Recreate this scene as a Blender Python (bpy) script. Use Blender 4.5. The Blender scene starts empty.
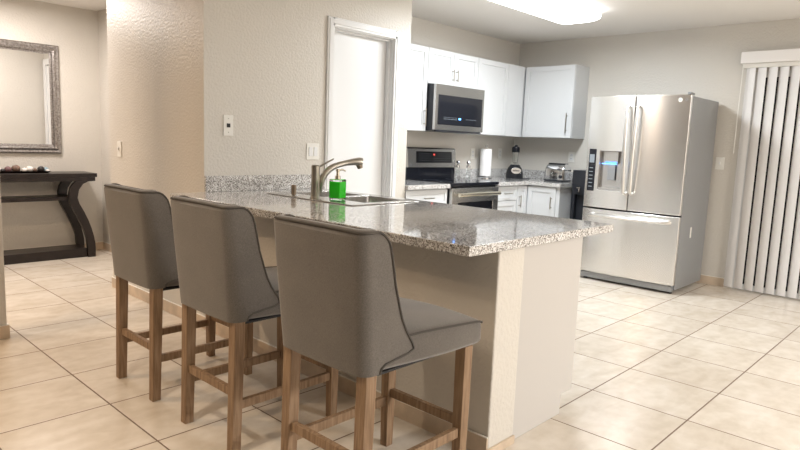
import bpy, bmesh, math, random
from mathutils import Vector, Matrix
random.seed(7)
scene = bpy.context.scene
COL = scene.collection

# ------------------------------------------------------------------ camera
yaw, pitch, roll = .816, -.133, .039
F = Vector((math.sin(yaw)*math.cos(pitch), math.cos(yaw)*math.cos(pitch), math.sin(pitch)))
R0 = Vector((math.cos(yaw), -math.sin(yaw), 0)); U0 = R0.cross(F)
R = R0*math.cos(roll)+U0*math.sin(roll); U = -R0*math.sin(roll)+U0*math.cos(roll)
cam_data = bpy.data.cameras.new('camera'); cam = bpy.data.objects.new('camera', cam_data)
cam_data.sensor_width = 36; cam_data.lens = 620.5/800*36; cam_data.clip_start = .02
m = Matrix((R, U, -F)).transposed().to_4x4(); m.translation = Vector((0, 0, 1.286))
cam.matrix_world = m; COL.objects.link(cam); scene.camera = cam

# ------------------------------------------------------------------ world, light, exposure
w = bpy.data.worlds.new('night'); scene.world = w; w.use_nodes = True
w.node_tree.nodes['Background'].inputs[0].default_value = (.02, .022, .03, 1)
w.node_tree.nodes['Background'].inputs[1].default_value = .3
scene.view_settings.view_transform = 'Standard'; scene.view_settings.look = 'None'
scene.view_settings.gamma = 1; scene.view_settings.use_curve_mapping = False
scene.view_settings.exposure = 0.72

def area(name, loc, sx, sy, power, col, rot=(0, 0, 0), spread=180):
    l = bpy.data.lights.new(name, 'AREA'); l.shape = 'RECTANGLE'; l.size = sx; l.size_y = sy
    l.energy = power; l.color = col; l.spread = math.radians(spread)
    o = bpy.data.objects.new(name, l); o.location = loc; o.rotation_euler = rot; COL.objects.link(o); return o
COOL = (.90, .96, 1.0); WARM = (1.0, .80, .60); NEUT = (1.0, .975, .95)
area('kitchen_ceiling_lamp', (4.74, 2.87, 2.395), 1.1, .36, 30, COOL)
area('dining_ceiling_lamp', (-.40, 4.3, 2.46), .16, .16, 24, (1, .70, .44))
area('hall_ceiling_lamp', (1.60, 6.0, 2.46), .5, .5, 27, (1, .92, .86))
area('dining_floor_fill', (.1, 2.0, 2.49), .14, .14, 9, (1, .84, .66), spread=110)  # added fill without a known fixture, brightens the floor behind the stools
area('foyer_floor_fill', (.5, 4.9, 2.49), .14, .14, 6, (1, .88, .76), spread=110)  # second added fill, lifts the floor towards the hall
area('living_ceiling_lamp', (3.5, -3.2, 2.46), 1.8, 1.4, 230, NEUT)

# ------------------------------------------------------------------ materials
MATS = {}
def mat(name, col, rough=.5, metal=0., bump=0., bscale=60., bdist=.002, coat=0., trans=0., emis=None, estr=0., ior=1.45, aniso=0., var=0., vscale=4.):
    m = bpy.data.materials.new(name); m.use_nodes = True; nt = m.node_tree; b = nt.nodes['Principled BSDF']
    b.inputs['Base Color'].default_value = (*col, 1); b.inputs['Roughness'].default_value = rough
    b.inputs['Metallic'].default_value = metal; b.inputs['IOR'].default_value = ior
    b.inputs['Coat Weight'].default_value = coat; b.inputs['Transmission Weight'].default_value = trans
    if emis: b.inputs['Emission Color'].default_value = (*emis, 1); b.inputs['Emission Strength'].default_value = estr
    tc = nt.nodes.new('ShaderNodeTexCoord')
    if var:
        n = nt.nodes.new('ShaderNodeTexNoise'); n.inputs['Scale'].default_value = vscale; n.inputs['Detail'].default_value = 5
        nt.links.new(tc.outputs['Object'], n.inputs['Vector'])
        r = nt.nodes.new('ShaderNodeValToRGB')
        r.color_ramp.elements[0].color = (*[c*(1-var) for c in col], 1); r.color_ramp.elements[0].position = .35
        r.color_ramp.elements[1].color = (*[min(1, c*(1+var)) for c in col], 1); r.color_ramp.elements[1].position = .65
        nt.links.new(n.outputs['Fac'], r.inputs['Fac']); nt.links.new(r.outputs['Color'], b.inputs['Base Color'])
    if bump:
        n = nt.nodes.new('ShaderNodeTexNoise'); n.inputs['Scale'].default_value = bscale; n.inputs['Detail'].default_value = 3
        nt.links.new(tc.outputs['Object'], n.inputs['Vector'])
        bp = nt.nodes.new('ShaderNodeBump'); bp.inputs['Strength'].default_value = bump; bp.inputs['Distance'].default_value = bdist
        nt.links.new(n.outputs['Fac'], bp.inputs['Height']); nt.links.new(bp.outputs['Normal'], b.inputs['Normal'])
    MATS[name] = m; return m

mat('wall_paint', (.645, .615, .565), .42, bump=.8, bscale=60, bdist=.005)
mat('ceiling_paint', (.80, .78, .75), .8, bump=.3, bscale=60, bdist=.002)
mat('bounce_cut_paint', (.26, .225, .19), .5)  # dark tone given to the unseen left wall to cut bounced light
mat('white_trim', (.77, .78, .79), .35)
mat('white_cabinet', (.64, .655, .67), .32)
mat('white_plastic', (.80, .79, .75), .35)
mat('blind_vinyl', (.86, .85, .85), .42)
mat('baseboard_tile', (.62, .50, .38), .35, var=.12, vscale=9)
mat('caulk', (.85, .82, .76), .6)
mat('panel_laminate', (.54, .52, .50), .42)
mat('brushed_nickel', (.42, .395, .35), .28, metal=1)
mat('handle_steel', (.80, .79, .77), .30, metal=1)
mat('dark_nickel', (.30, .25, .20), .35, metal=1)
mat('chrome', (.75, .76, .78), .12, metal=1)
mat('sink_steel', (.62, .61, .60), .25, metal=1)
mat('black_gloss', (.012, .013, .018), .08)
mat('black_plastic', (.02, .022, .028), .35)
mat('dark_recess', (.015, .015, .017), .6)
mat('gray_side', (.30, .31, .32), .42, metal=.35)
mat('espresso_wood', (.016, .011, .010), .32, var=.3, vscale=12)
mat('mirror_glass', (.88, .88, .87), .015, metal=1)
mat('paper', (.88, .88, .88), .85, bump=.4, bscale=160)
mat('lamp_diffuser', (.9, .9, .9), .4, emis=(.97, .99, 1), estr=5)
mat('clear_glass', (.95, .97, .97), .03, trans=1, ior=1.45)
mat('smoke_glass', (.35, .36, .38), .05, trans=.85, ior=1.3)
mat('green_soap', (.05, 1.0, .03), .10, trans=.12, ior=1.33, emis=(0, .0, 0), estr=0)
mat('night_glass', (.02, .02, .025), .04)
mat('blue_led', (.1, .3, .9), .3, emis=(.10, .35, 1), estr=3)
mat('red_led', (.9, .1, .1), .3, emis=(1, .08, .05), estr=1.2)
mat('panel_print', (.22, .25, .28), .5)
mat('bronze_bar', (.74, .68, .56), .26, metal=1)
mat('rubber', (.03, .03, .03), .7)
mat('piping', (.075, .067, .060), .8)  # seam shadow put into the colour, darker than the fabric

def nodes(name, rough=.4):
    m = bpy.data.materials.new(name); m.use_nodes = True; MATS[name] = m
    return m, m.node_tree, m.node_tree.nodes['Principled BSDF']
def ramp(nt, stops, interp='LINEAR'):
    r = nt.nodes.new('ShaderNodeValToRGB'); cr = r.color_ramp; cr.interpolation = interp
    while len(cr.elements) < len(stops): cr.elements.new(.5)
    for e, (p, c) in zip(cr.elements, stops): e.position = p; e.color = (*c, 1)
    return r
def noise(nt, src, scale, detail=4, mapping=None):
    n = nt.nodes.new('ShaderNodeTexNoise'); n.inputs['Scale'].default_value = scale; n.inputs['Detail'].default_value = detail
    if mapping:
        mp = nt.nodes.new('ShaderNodeMapping'); mp.inputs['Scale'].default_value = mapping
        nt.links.new(src, mp.inputs['Vector']); src = mp.outputs['Vector']
    nt.links.new(src, n.inputs['Vector']); return n
def mixc(nt, fac, a, b, mode='MIX'):
    x = nt.nodes.new('ShaderNodeMix'); x.data_type = 'RGBA'; x.blend_type = mode
    for s, v in ((x.inputs[0], fac), (x.inputs[6], a), (x.inputs[7], b)):
        if hasattr(v, 'is_output'): nt.links.new(v, s)
        elif isinstance(v, tuple): s.default_value = (*v, 1)
        else: s.default_value = v
    return x.outputs[2]
def math_(nt, op, a, b=0., c=0.):
    x = nt.nodes.new('ShaderNodeMath'); x.operation = op
    for s, v in zip(x.inputs, (a, b, c)):
        if hasattr(v, 'is_output'): nt.links.new(v, s)
        else: s.default_value = v
    return x.outputs[0]
def addbump(nt, b, h, strength, dist):
    bp = nt.nodes.new('ShaderNodeBump'); bp.inputs['Strength'].default_value = strength; bp.inputs['Distance'].default_value = dist
    nt.links.new(h, bp.inputs['Height']); nt.links.new(bp.outputs['Normal'], b.inputs['Normal'])

# floor tiles
m, nt, b = nodes('floor_tile'); tc = nt.nodes.new('ShaderNodeTexCoord'); P = tc.outputs['Object']
sep = nt.nodes.new('ShaderNodeSeparateXYZ'); nt.links.new(P, sep.inputs[0])
SX, SY, PX, PY = .488, .4935, 1.12, 3.885
def cell(out, p, s):
    t = math_(nt, 'DIVIDE', math_(nt, 'SUBTRACT', out, p), s)
    fr = math_(nt, 'FRACT', t); d = math_(nt, 'MINIMUM', fr, math_(nt, 'SUBTRACT', 1., fr))
    return math_(nt, 'MULTIPLY', d, s), math_(nt, 'FLOOR', t)
dx, ix = cell(sep.outputs[0], PX, SX); dy, iy = cell(sep.outputs[1], PY, SY)
d = math_(nt, 'MINIMUM', dx, dy); g = math_(nt, 'LESS_THAN', d, .0036)
comb = nt.nodes.new('ShaderNodeCombineXYZ'); nt.links.new(ix, comb.inputs[0]); nt.links.new(iy, comb.inputs[1])
wn = nt.nodes.new('ShaderNodeTexWhiteNoise'); nt.links.new(comb.outputs[0], wn.inputs[0])
off = nt.nodes.new('ShaderNodeVectorMath'); off.operation = 'MULTIPLY_ADD'; nt.links.new(wn.outputs['Color'], off.inputs[0])
off.inputs[1].default_value = (7, 7, 7); nt.links.new(P, off.inputs[2])
n1 = noise(nt, off.outputs[0], 3.2, 8, (1., 2.2, 1)); n1.inputs['Distortion'].default_value = .8
n2 = noise(nt, off.outputs[0], 16, 6)
base = ramp(nt, [(.32, (.66, .59, .50)), (.5, (.72, .655, .57)), (.68, (.77, .715, .64))]); nt.links.new(n1.outputs['Fac'], base.inputs['Fac'])
tint = ramp(nt, [(.35, (.93, .92, .90)), (.62, (1, 1, 1))]); nt.links.new(n2.outputs['Fac'], tint.inputs['Fac'])
c = mixc(nt, 1., base.outputs['Color'], tint.outputs['Color'], 'MULTIPLY')
v = ramp(nt, [(0, (.94, .93, .92)), (1, (1, 1, 1))]); nt.links.new(wn.outputs['Value'], v.inputs['Fac'])
c = mixc(nt, 1., c, v.outputs['Color'], 'MULTIPLY')
c = mixc(nt, g, c, (.17, .11, .075)); nt.links.new(c, b.inputs['Base Color'])
nt.links.new(math_(nt, 'ADD', .24, math_(nt, 'MULTIPLY', g, .5)), b.inputs['Roughness'])
hh = math_(nt, 'MINIMUM', math_(nt, 'MULTIPLY', d, 180.), 1.); addbump(nt, b, hh, .4, .002)

# granite
m, nt, b = nodes('granite'); tc = nt.nodes.new('ShaderNodeTexCoord'); P = tc.outputs['Object']
vo = nt.nodes.new('ShaderNodeTexVoronoi'); vo.inputs['Scale'].default_value = 230; nt.links.new(P, vo.inputs['Vector'])
sp = nt.nodes.new('ShaderNodeSeparateColor'); nt.links.new(vo.outputs['Color'], sp.inputs[0])
gr = ramp(nt, [(0, (.07, .065, .06)), (.12, (.26, .24, .23)), (.28, (.45, .43, .41)), (.50, (.66, .655, .65)), (.72, (.84, .84, .84))], 'CONSTANT')
nt.links.new(sp.outputs[0], gr.inputs['Fac'])
n3 = noise(nt, P, 30, 5); r3 = ramp(nt, [(.38, (.92, .915, .91)), (.6, (1, 1, 1))]); nt.links.new(n3.outputs['Fac'], r3.inputs['Fac'])
nt.links.new(mixc(nt, 1., gr.outputs['Color'], r3.outputs['Color'], 'MULTIPLY'), b.inputs['Base Color'])
b.inputs['Roughness'].default_value = .07; b.inputs['Coat Weight'].default_value = .3; b.inputs['Coat Roughness'].default_value = .03

# stainless (vertical brushing)
def steel(name, col, mp, rough):
    m, nt, b = nodes(name); tc = nt.nodes.new('ShaderNodeTexCoord')
    n = noise(nt, tc.outputs['Object'], 6, 4, mp); r = ramp(nt, [(.3, tuple(x*.97 for x in col)), (.7, col)])
    nt.links.new(n.outputs['Fac'], r.inputs['Fac']); nt.links.new(r.outputs['Color'], b.inputs['Base Color'])
    b.inputs['Metallic'].default_value = .92; b.inputs['Roughness'].default_value = rough
    b.inputs['Anisotropic'].default_value = .75; tg = nt.nodes.new('ShaderNodeTangent'); tg.direction_type = 'RADIAL'; tg.axis = 'Z'; nt.links.new(tg.outputs[0], b.inputs['Tangent']); b.inputs['Anisotropic Rotation'].default_value = .25
steel('stainless', (.76, .745, .725), (60, 60, .6), .22)
steel('stainless_horizontal', (.50, .49, .475), (1, 1, 60), .27)

# stool fabric
m, nt, b = nodes('stool_fabric'); tc = nt.nodes.new('ShaderNodeTexCoord'); P = tc.outputs['Object']
n = noise(nt, P, 260, 3); r = ramp(nt, [(.3, (.098, .086, .075)), (.7, (.145, .130, .115))]); nt.links.new(n.outputs['Fac'], r.inputs['Fac'])
n4 = noise(nt, P, 7, 4); r4 = ramp(nt, [(.3, (.90, .90, .90)), (.7, (1.08, 1.08, 1.08))]); nt.links.new(n4.outputs['Fac'], r4.inputs['Fac'])
nt.links.new(mixc(nt, 1., r.outputs['Color'], r4.outputs['Color'], 'MULTIPLY'), b.inputs['Base Color'])
b.inputs['Roughness'].default_value = .85; b.inputs['Sheen Weight'].default_value = .35; b.inputs['Sheen Roughness'].default_value = .5
addbump(nt, b, n.outputs['Fac'], .35, .001)
# weathered wood
m, nt, b = nodes('weathered_oak'); tc = nt.nodes.new('ShaderNodeTexCoord'); P = tc.outputs['Object']
n = noise(nt, P, 9, 8, (9, 9, .8)); r = ramp(nt, [(.28, (.18, .108, .058)), (.5, (.27, .172, .100)), (.72, (.36, .245, .155))]); nt.links.new(n.outputs['Fac'], r.inputs['Fac'])
nt.links.new(r.outputs['Color'], b.inputs['Base Color']); b.inputs['Roughness'].default_value = .55; addbump(nt, b, n.outputs['Fac'], .3, .001)
# silver mirror frame (carved beads)
m, nt, b = nodes('silver_leaf'); tc = nt.nodes.new('ShaderNodeTexCoord'); P = tc.outputs['Object']
n = noise(nt, P, 55, 4); r = ramp(nt, [(.3, (.22, .195, .185)), (.7, (.48, .46, .45))]); nt.links.new(n.outputs['Fac'], r.inputs['Fac'])
nt.links.new(r.outputs['Color'], b.inputs['Base Color']); b.inputs['Metallic'].default_value = .85; b.inputs['Roughness'].default_value = .33
addbump(nt, b, n.outputs['Fac'], .25, .002)

# ------------------------------------------------------------------ mesh helpers
class MB:
    def __init__(s): s.bm = bmesh.new()
    def box(s, x0, x1, y0, y1, z0, z1, rot=None, about=None):
        vs = [s.bm.verts.new((x, y, z)) for x in (x0, x1) for y in (y0, y1) for z in (z0, z1)]
        for f in ((0, 1, 3, 2), (4, 6, 7, 5), (0, 4, 5, 1), (2, 3, 7, 6), (0, 2, 6, 4), (1, 5, 7, 3)): s.bm.faces.new([vs[i] for i in f])
        if rot:
            c = Vector(about or ((x0+x1)/2, (y0+y1)/2, (z0+z1)/2)); q = Matrix.Rotation(rot[1], 3, rot[0])
            for v_ in vs: v_.co = c+q@(v_.co-c)
        return s
    def beam(s, p0, p1, w, h):      # rectangular bar from p0 to p1
        p0 = Vector(p0); p1 = Vector(p1); d = (p1-p0).normalized()
        up = Vector((0, 0, 1)) if abs(d.z) < .9 else Vector((1, 0, 0))
        a = d.cross(up).normalized(); b_ = a.cross(d).normalized()
        L = [[s.bm.verts.new(p+a*(w/2*i)+b_*(h/2*j)) for i, j in ((-1, -1), (1, -1), (1, 1), (-1, 1))] for p in (p0, p1)]
        for i in range(4): s.bm.faces.new([L[0][i], L[0][(i+1) % 4], L[1][(i+1) % 4], L[1][i]])
        s.bm.faces.new(L[0][::-1]); s.bm.faces.new(L[1]); return s
    def loops(s, loops, closed=True, caps=True):
        L = [[s.bm.verts.new(p) for p in lp] for lp in loops]; n = len(L[0])
        for a, b_ in zip(L, L[1:]):
            for i in range(n if closed else n-1): s.bm.faces.new([a[i], a[(i+1) % n], b_[(i+1) % n], b_[i]])
        if caps: s.bm.faces.new(L[0][::-1]); s.bm.faces.new(L[-1])
        return s
    def tube(s, path, r, n=10, flat=1., caps=True):
        path = [Vector(p) for p in path]; out = []; a = None
        for i, p in enumerate(path):
            d = (path[min(i+1, len(path)-1)]-path[max(i-1, 0)]).normalized()
            if a is None:
                a = d.cross(Vector((0, 0, 1)) if abs(d.z) < .9 else Vector((0, 1, 0))).normalized()
            a = (a-d*a.dot(d)).normalized(); b_ = d.cross(a)
            rr = r[i] if isinstance(r, (list, tuple)) else r
            out.append([p+a*(rr*math.cos(2*math.pi*k/n))+b_*(rr*flat*math.sin(2*math.pi*k/n)) for k in range(n)])
        return s.loops(out, caps=caps)
    def lathe(s, c, prof, n=24, axis='z'):
        out = []
        for r, h in prof:
            r = max(r, .0003); lp = []
            for k in range(n):
                a = 2*math.pi*k/n; p = (r*math.cos(a), r*math.sin(a), h)
                if axis == 'x': p = (h, p[0], p[1])
                if axis == 'y': p = (p[1], h, p[0])
                lp.append((c[0]+p[0], c[1]+p[1], c[2]+p[2]))
            out.append(lp)
        return s.loops(out)
    def ball(s, c, r, sc=(1, 1, 1), n=14):
        prof = [(r*math.sin(math.pi*i/n), -r*math.cos(math.pi*i/n)) for i in range(n+1)]
        k = len(s.bm.verts); s.lathe(c, prof, n+4); s.bm.verts.ensure_lookup_table()
        for v_ in s.bm.verts[k:]:
            v_.co = Vector(c)+Vector(((v_.co.x-c[0])*sc[0], (v_.co.y-c[1])*sc[1], (v_.co.z-c[2])*sc[2]))
        return s
    def plate(s, us, vs, pos, depth, hole=lambda u, v: False):
        g = {}
        def V(i, j):
            if (i, j) not in g: g[i, j] = s.bm.verts.new(pos(us[i], vs[j]))
            return g[i, j]
        fs = []
        for i in range(len(us)-1):
            for j in range(len(vs)-1):
                if not hole((us[i]+us[i+1])/2, (vs[j]+vs[j+1])/2): fs.append(s.bm.faces.new([V(i, j), V(i+1, j), V(i+1, j+1), V(i, j+1)]))
        r = bmesh.ops.extrude_face_region(s.bm, geom=fs)
        flat = callable(depth)
        for e in r['geom']:
            if isinstance(e, bmesh.types.BMVert): e.co = Vector(depth(e.co)) if flat else e.co+Vector(depth)
        s.bm.faces.ensure_lookup_table()
        # restore front faces if the extrude consumed them
        live = set(f for f in s.bm.faces)
        for i in range(len(us)-1):
            for j in range(len(vs)-1):
                if not hole((us[i]+us[i+1])/2, (vs[j]+vs[j+1])/2):
                    q = [g[i, j], g[i+1, j], g[i+1, j+1], g[i, j+1]]
                    if not s.bm.faces.get(q): s.bm.faces.new(q)
        return s
    def build(s, name, material, parent=None, bevel=0., smooth=False, seg=2, off=None):
        if off is None and parent is not None:
            r = parent
            while r.parent: r = r.parent
            off = r.location
        if off is not None:
            for v_ in s.bm.verts: v_.co -= Vector(off)
        bmesh.ops.recalc_face_normals(s.bm, faces=s.bm.faces[:])
        me = bpy.data.meshes.new(name); s.bm.to_mesh(me); s.bm.free()
        o = bpy.data.objects.new(name, me); COL.objects.link(o); me.materials.append(MATS[material] if isinstance(material, str) else material)
        if parent is not None: o.parent = parent
        if smooth or bevel:
            me.polygons.foreach_set('use_smooth', [True]*len(me.polygons))
        if bevel:
            b_ = o.modifiers.new('bevel', 'BEVEL'); b_.width = bevel; b_.segments = seg; b_.limit_method = 'ANGLE'; b_.angle_limit = math.radians(35); b_.harden_normals = True
        elif smooth:
            try:
                me.set_sharp_from_angle(angle=math.radians(38))
            except Exception: pass
        return o
def B(*a): return MB().box(*a)
def thing(name, label, cat, loc=(0, 0, 0), group=None):
    o = bpy.data.objects.new(name, None); COL.objects.link(o); o.location = loc; o.empty_display_size = .1
    o['label'] = label; o['category'] = cat
    if group: o['group'] = group
    return o
def tag(o, label, cat, group=None):
    o['label'] = label; o['category'] = cat
    if group: o['group'] = group
    return o
def struct(o): o['kind'] = 'structure'; return o
def copy_tree(o, parent=None):
    c = o.copy(); COL.objects.link(c)
    if parent is not None: c.parent = parent
    for ch in [q for q in bpy.data.objects if q.parent == o]: copy_tree(ch, c)
    return c

# ------------------------------------------------------------------ setting
XF, YS, ZC, BX, YD = 6.547, 4.287, 2.51, 2.05, 3.685
struct(B(-5.2, XF+.12, -5.3, 7.05, -.08, 0).build('floor', 'floor_tile'))
struct(B(-5.2, XF+.12, -5.3, 7.05, ZC, ZC+.08).build('ceiling', 'ceiling_paint'))
struct(B(3.961, XF+.12, YS, YS+.1, 0, ZC).build('wall_back', 'wall_paint'))
DY0, DY1, DZ = -.10, 1.70, 2.06
struct(MB().plate([-5.18, DY0, DY1, YS-.001], [0, DZ, ZC], lambda u, v: (XF, u, v), (.12, 0, 0), lambda u, v: DY0 < u < DY1 and v < DZ).build('wall_right', 'wall_paint'))
struct(B(-5.32, XF+.12, -5.3, -5.18, 0, ZC).build('wall_front', 'wall_paint'))
struct(B(-5.32, -5.2, -5.18, 6.93, 0, ZC).build('wall_left', 'bounce_cut_paint'))
struct(B(-5.32, 2.77, 6.93, 7.05, 0, ZC).build('wall_hall', 'wall_paint'))
struct(B(2.651, 2.77, 5.18, 6.93, 0, ZC).build('wall_hall_side', 'wall_paint'))
# pantry block: front wall with the door opening, stool side, kitchen side, hall side
DL, DR, DT = 3.106, 3.767, 2.128
mb = MB().plate([BX, DL, DR, 3.961], [0, DT, ZC], lambda u, v: (u, YD, v), (0, .13, 0), lambda u, v: DL < u < DR and v < DT)
mb.box(BX, BX+.12, YD+.13, 5.18, 0, ZC); mb.box(3.84, 3.961, YD+.13, YS+.1, 0, ZC); mb.box(BX+.12, 2.651, 5.06, 5.18, 0, ZC)
struct(mb.build('wall_pantry', 'wall_paint'))
struct(B(.25, 1.045, 4.25, 4.37, 0, ZC).build('wall_stub', 'wall_paint', bevel=.006))
# pantry door
d1 = struct(B(DL+.012, DR-.012, YD+.075, YD+.11, .008, DT-.014).build('door_1', 'white_trim', bevel=.002))
mb = MB()
mb.box(DL-.0, DL+.012, YD, YD+.115, 0, DT); mb.box(DR-.012, DR, YD, YD+.115, 0, DT); mb.box(DL, DR, YD, YD+.115, DT-.013, DT)
mb.box(DR-.024, DR-.010, YD+.035, YD+.072, 0, DT-.012); mb.box(DL+.010, DL+.024, YD+.035, YD+.072, 0, DT-.012); mb.box(DL, DR, YD+.035, YD+.072, DT-.026, DT-.012)
struct(mb.build('door_1_jamb', 'white_trim', bevel=.002))
mb = MB()
for a, c in ((0, .016), (.014, .022)):   # stepped casing
    xo, xi = .060-a, -.006
    mb.box(DL-xo, DL-xi-(.018 if a else 0), YD-c, YD-.0005, 0, DT+xo); mb.box(DR+xi+(.018 if a else 0), DR+xo, YD-c, YD-.0005, 0, DT+xo)
    mb.box(DL-xi-.02, DR+xi+.02, YD-c, YD-.0005, DT+(.012 if a else -.006), DT+xo)
struct(mb.build('trim_1', 'white_trim', bevel=.003))
# knee wall of the peninsula
struct(B(BX, 2.24, 1.378, YD-.001, 0, .874).build('wall_peninsula', 'wall_paint', bevel=.008))
# tile baseboards
def base(name, *boxes):
    mb = MB()
    for b_ in boxes: mb.box(*b_, 0, .082)
    o = struct(mb.build(name, 'baseboard_tile', bevel=.002))
    mc = MB()
    for x0, x1, y0, y1 in boxes: mc.box(x0+.001, x1-.001, y0+.001, y1-.001, .082, .086)
    mc.build('caulk_line', 'caulk', o, off=(0, 0, 0))
base('baseboard_peninsula', (BX-.011, BX-.0005, 1.3775, 5.18))
struct(B(BX-.011, 2.238, 1.367, 1.3775, 0, .036).build('baseboard_peninsula_end', 'baseboard_tile', bevel=.002))
base('baseboard_hall', (-5.19, 2.65, 6.918, 6.9295)); base('baseboard_hall_side', (2.639, 2.6505, 5.19, 6.917))
base('baseboard_stub', (.25, 1.056, 4.239, 4.2495), (1.0455, 1.056, 4.25, 4.37))
base('baseboard_right', (XF-.011, XF-.0005, 1.765, 2.9))
base('baseboard_pantry', (3.832, 3.961, YD-.011, YD-.0005))
# hall door, in the side wall of the hallway (seen in the mirror)
d2 = struct(B(2.640, 2.6505, 5.30, 6.02, .005, 2.04).build('door_2', 'white_trim', bevel=.002))
mb = MB(); mb.box(2.628, 2.6505, 5.215, 5.295, 0, 2.12); mb.box(2.628, 2.6505, 6.025, 6.095, 0, 2.12); mb.box(2.628, 2.6505, 5.295, 6.025, 2.05, 2.12)
struct(mb.build('trim_2', 'white_trim', bevel=.003))
# sliding door behind the blinds
wd = struct(MB().plate([DY0, DY0+.05, .77, .84, DY1-.05, DY1], [0, .05, DZ-.05, DZ], lambda u, v: (XF+.02, u, v), (.06, 0, 0),
    lambda u, v: .05 < v < DZ-.05 and (DY0+.05 < u < .77 or .84 < u < DY1-.05)).build('window_1', 'white_trim', bevel=.002))
B(XF+.045, XF+.055, DY0+.05, DY1-.05, .05, DZ-.05).build('window_pane', 'night_glass', wd, off=(0, 0, 0))

# ------------------------------------------------------------------ vertical blinds
vb = thing('vertical_blind', 'white vertical blind with long vinyl slats over the sliding glass door', 'blind', (XF-.05, 0, 0))
B(XF-.115, XF-.001, -.14, 1.80, 2.128, 2.232).build('valance', 'blind_vinyl', vb, bevel=.004)
B(XF-.075, XF-.035, -.12, 1.78, 2.09, 2.127).build('headrail', 'white_plastic', vb)
for i in range(21):
    y = 1.715-.0895*i; mb = MB(); ang = math.radians(-20)
    lps = []
    for z in (.022, 1.05, 2.088):
        lp = []
        for k, t in enumerate([-1, -.5, 0, .5, 1, 1, .5, 0, -.5, -1]):
            bow = .005*(1-t*t)+(.0012 if k > 4 else 0)
            u_ = .043*t; lp.append((XF-.060-u_*math.sin(ang)-bow*math.cos(ang), y+u_*math.cos(ang)-bow*math.sin(ang), z))
        lps.append(lp)
    mb.loops(lps); mb.build('slat', 'blind_vinyl', vb, smooth=True)
MB().tube([(XF-.105, 1.775, 2.126), (XF-.108, 1.778, 1.7), (XF-.108, 1.778, 1.30)], .004, 6).build('wand', 'white_plastic', vb, smooth=True)

# ------------------------------------------------------------------ peninsula
CXL, CXR, CY, CZ = 1.815, 3.02, 1.352, .915
SK = (2.36, 2.93, 2.60, 3.44)           # sink rim outline
SB = (2.50, 2.89, 2.64, 3.40)           # hole
us = [CXL, SB[0], SB[1], CXR]; vs = [CY, SB[2], SB[3], YD-.0015]
tag(MB().plate(us, vs, lambda u, v: (u, v, CZ), (0, 0, -.04), lambda u, v: SB[0] < u < SB[1] and SB[2] < v < SB[3]).build('granite_countertop', 'granite', bevel=.004),
    'speckled grey granite countertop of the peninsula, in front of the bar stools', 'countertop')
tag(B(BX, 3.044, YD-.021, YD-.0008, CZ+.0005, 1.02).build('granite_backsplash', 'granite', bevel=.002), 'low granite backsplash on the wall beside the white pantry door', 'backsplash')
pc = thing('base_cabinet', 'white sink base cabinet under the peninsula, with a plain end panel', 'cabinet', (2.25, 1.40, 0))
mb = MB()
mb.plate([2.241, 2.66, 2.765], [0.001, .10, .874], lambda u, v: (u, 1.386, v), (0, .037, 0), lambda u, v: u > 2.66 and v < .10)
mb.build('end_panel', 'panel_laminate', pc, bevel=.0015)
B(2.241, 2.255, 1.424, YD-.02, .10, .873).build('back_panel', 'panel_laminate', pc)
mb = MB(); mb.box(2.256, 2.745, 1.424, YD-.02, .10, .12); mb.box(2.725, 2.745, 1.424, YD-.02, .12, .16); mb.box(2.725, 2.745, 1.424, YD-.02, .84, .873)
mb.build('carcass', 'white_cabinet', pc)
B(2.63, 2.65, 1.424, YD-.02, .002, .099).build('toe_kick', 'white_cabinet', pc)

def shaker(y0, y1, z0, z1, x, s, th=.019, rail=.055):
    """door in a plane x=const facing s (-1/+1) ; x is the back plane"""
    mb = MB(); xf = x+s*th
    mb.plate([y0, y0+rail, y1-rail, y1], [z0, z0+rail, z1-rail, z1], lambda u, v: (xf, u, v), (-s*th*.999, 0, 0), lambda u, v: y0+rail < u < y1-rail and z0+rail < v < z1-rail)
    mb.box(min(x, x+s*.010), max(x, x+s*.010), y0+rail-.001, y1-rail+.001, z0+rail-.001, z1-rail+.001); return mb
def swap(mb):   # mirror the x and y axes
    for v_ in mb.bm.verts: v_.co = Vector((v_.co.y, v_.co.x, v_.co.z))
    return mb
def pull(p, L, axis, out, r=.0055):
    """bar pull centred at p, length L along axis, stands off along out"""
    p = Vector(p); a = Vector(axis); o = Vector(out); mb = MB()
    mb.tube([p-a*L/2+o*.03, p+a*L/2+o*.03], r, 10)
    for s_ in (-1, 1): mb.tube([p+a*(s_*L*.36), p+a*(s_*L*.36)+o*.03], r*.8, 8)
    return mb
for k in range(4):
    y0 = 1.43+k*.558; dr = shaker(y0+.003, y0+.553, .125, .70, 2.746, 1).build('door', 'white_cabinet', pc, bevel=.002)
    pull((2.765, y0+(.50 if k % 2 == 0 else .05), .60), .14, (0, 0, 1), (1, 0, 0)).build('handle', 'brushed_nickel', dr, smooth=True)
    shaker(y0+.003, y0+.553, .706, .868, 2.746, 1, rail=.035).build('drawer_front', 'white_cabinet', pc, bevel=.002)

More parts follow.
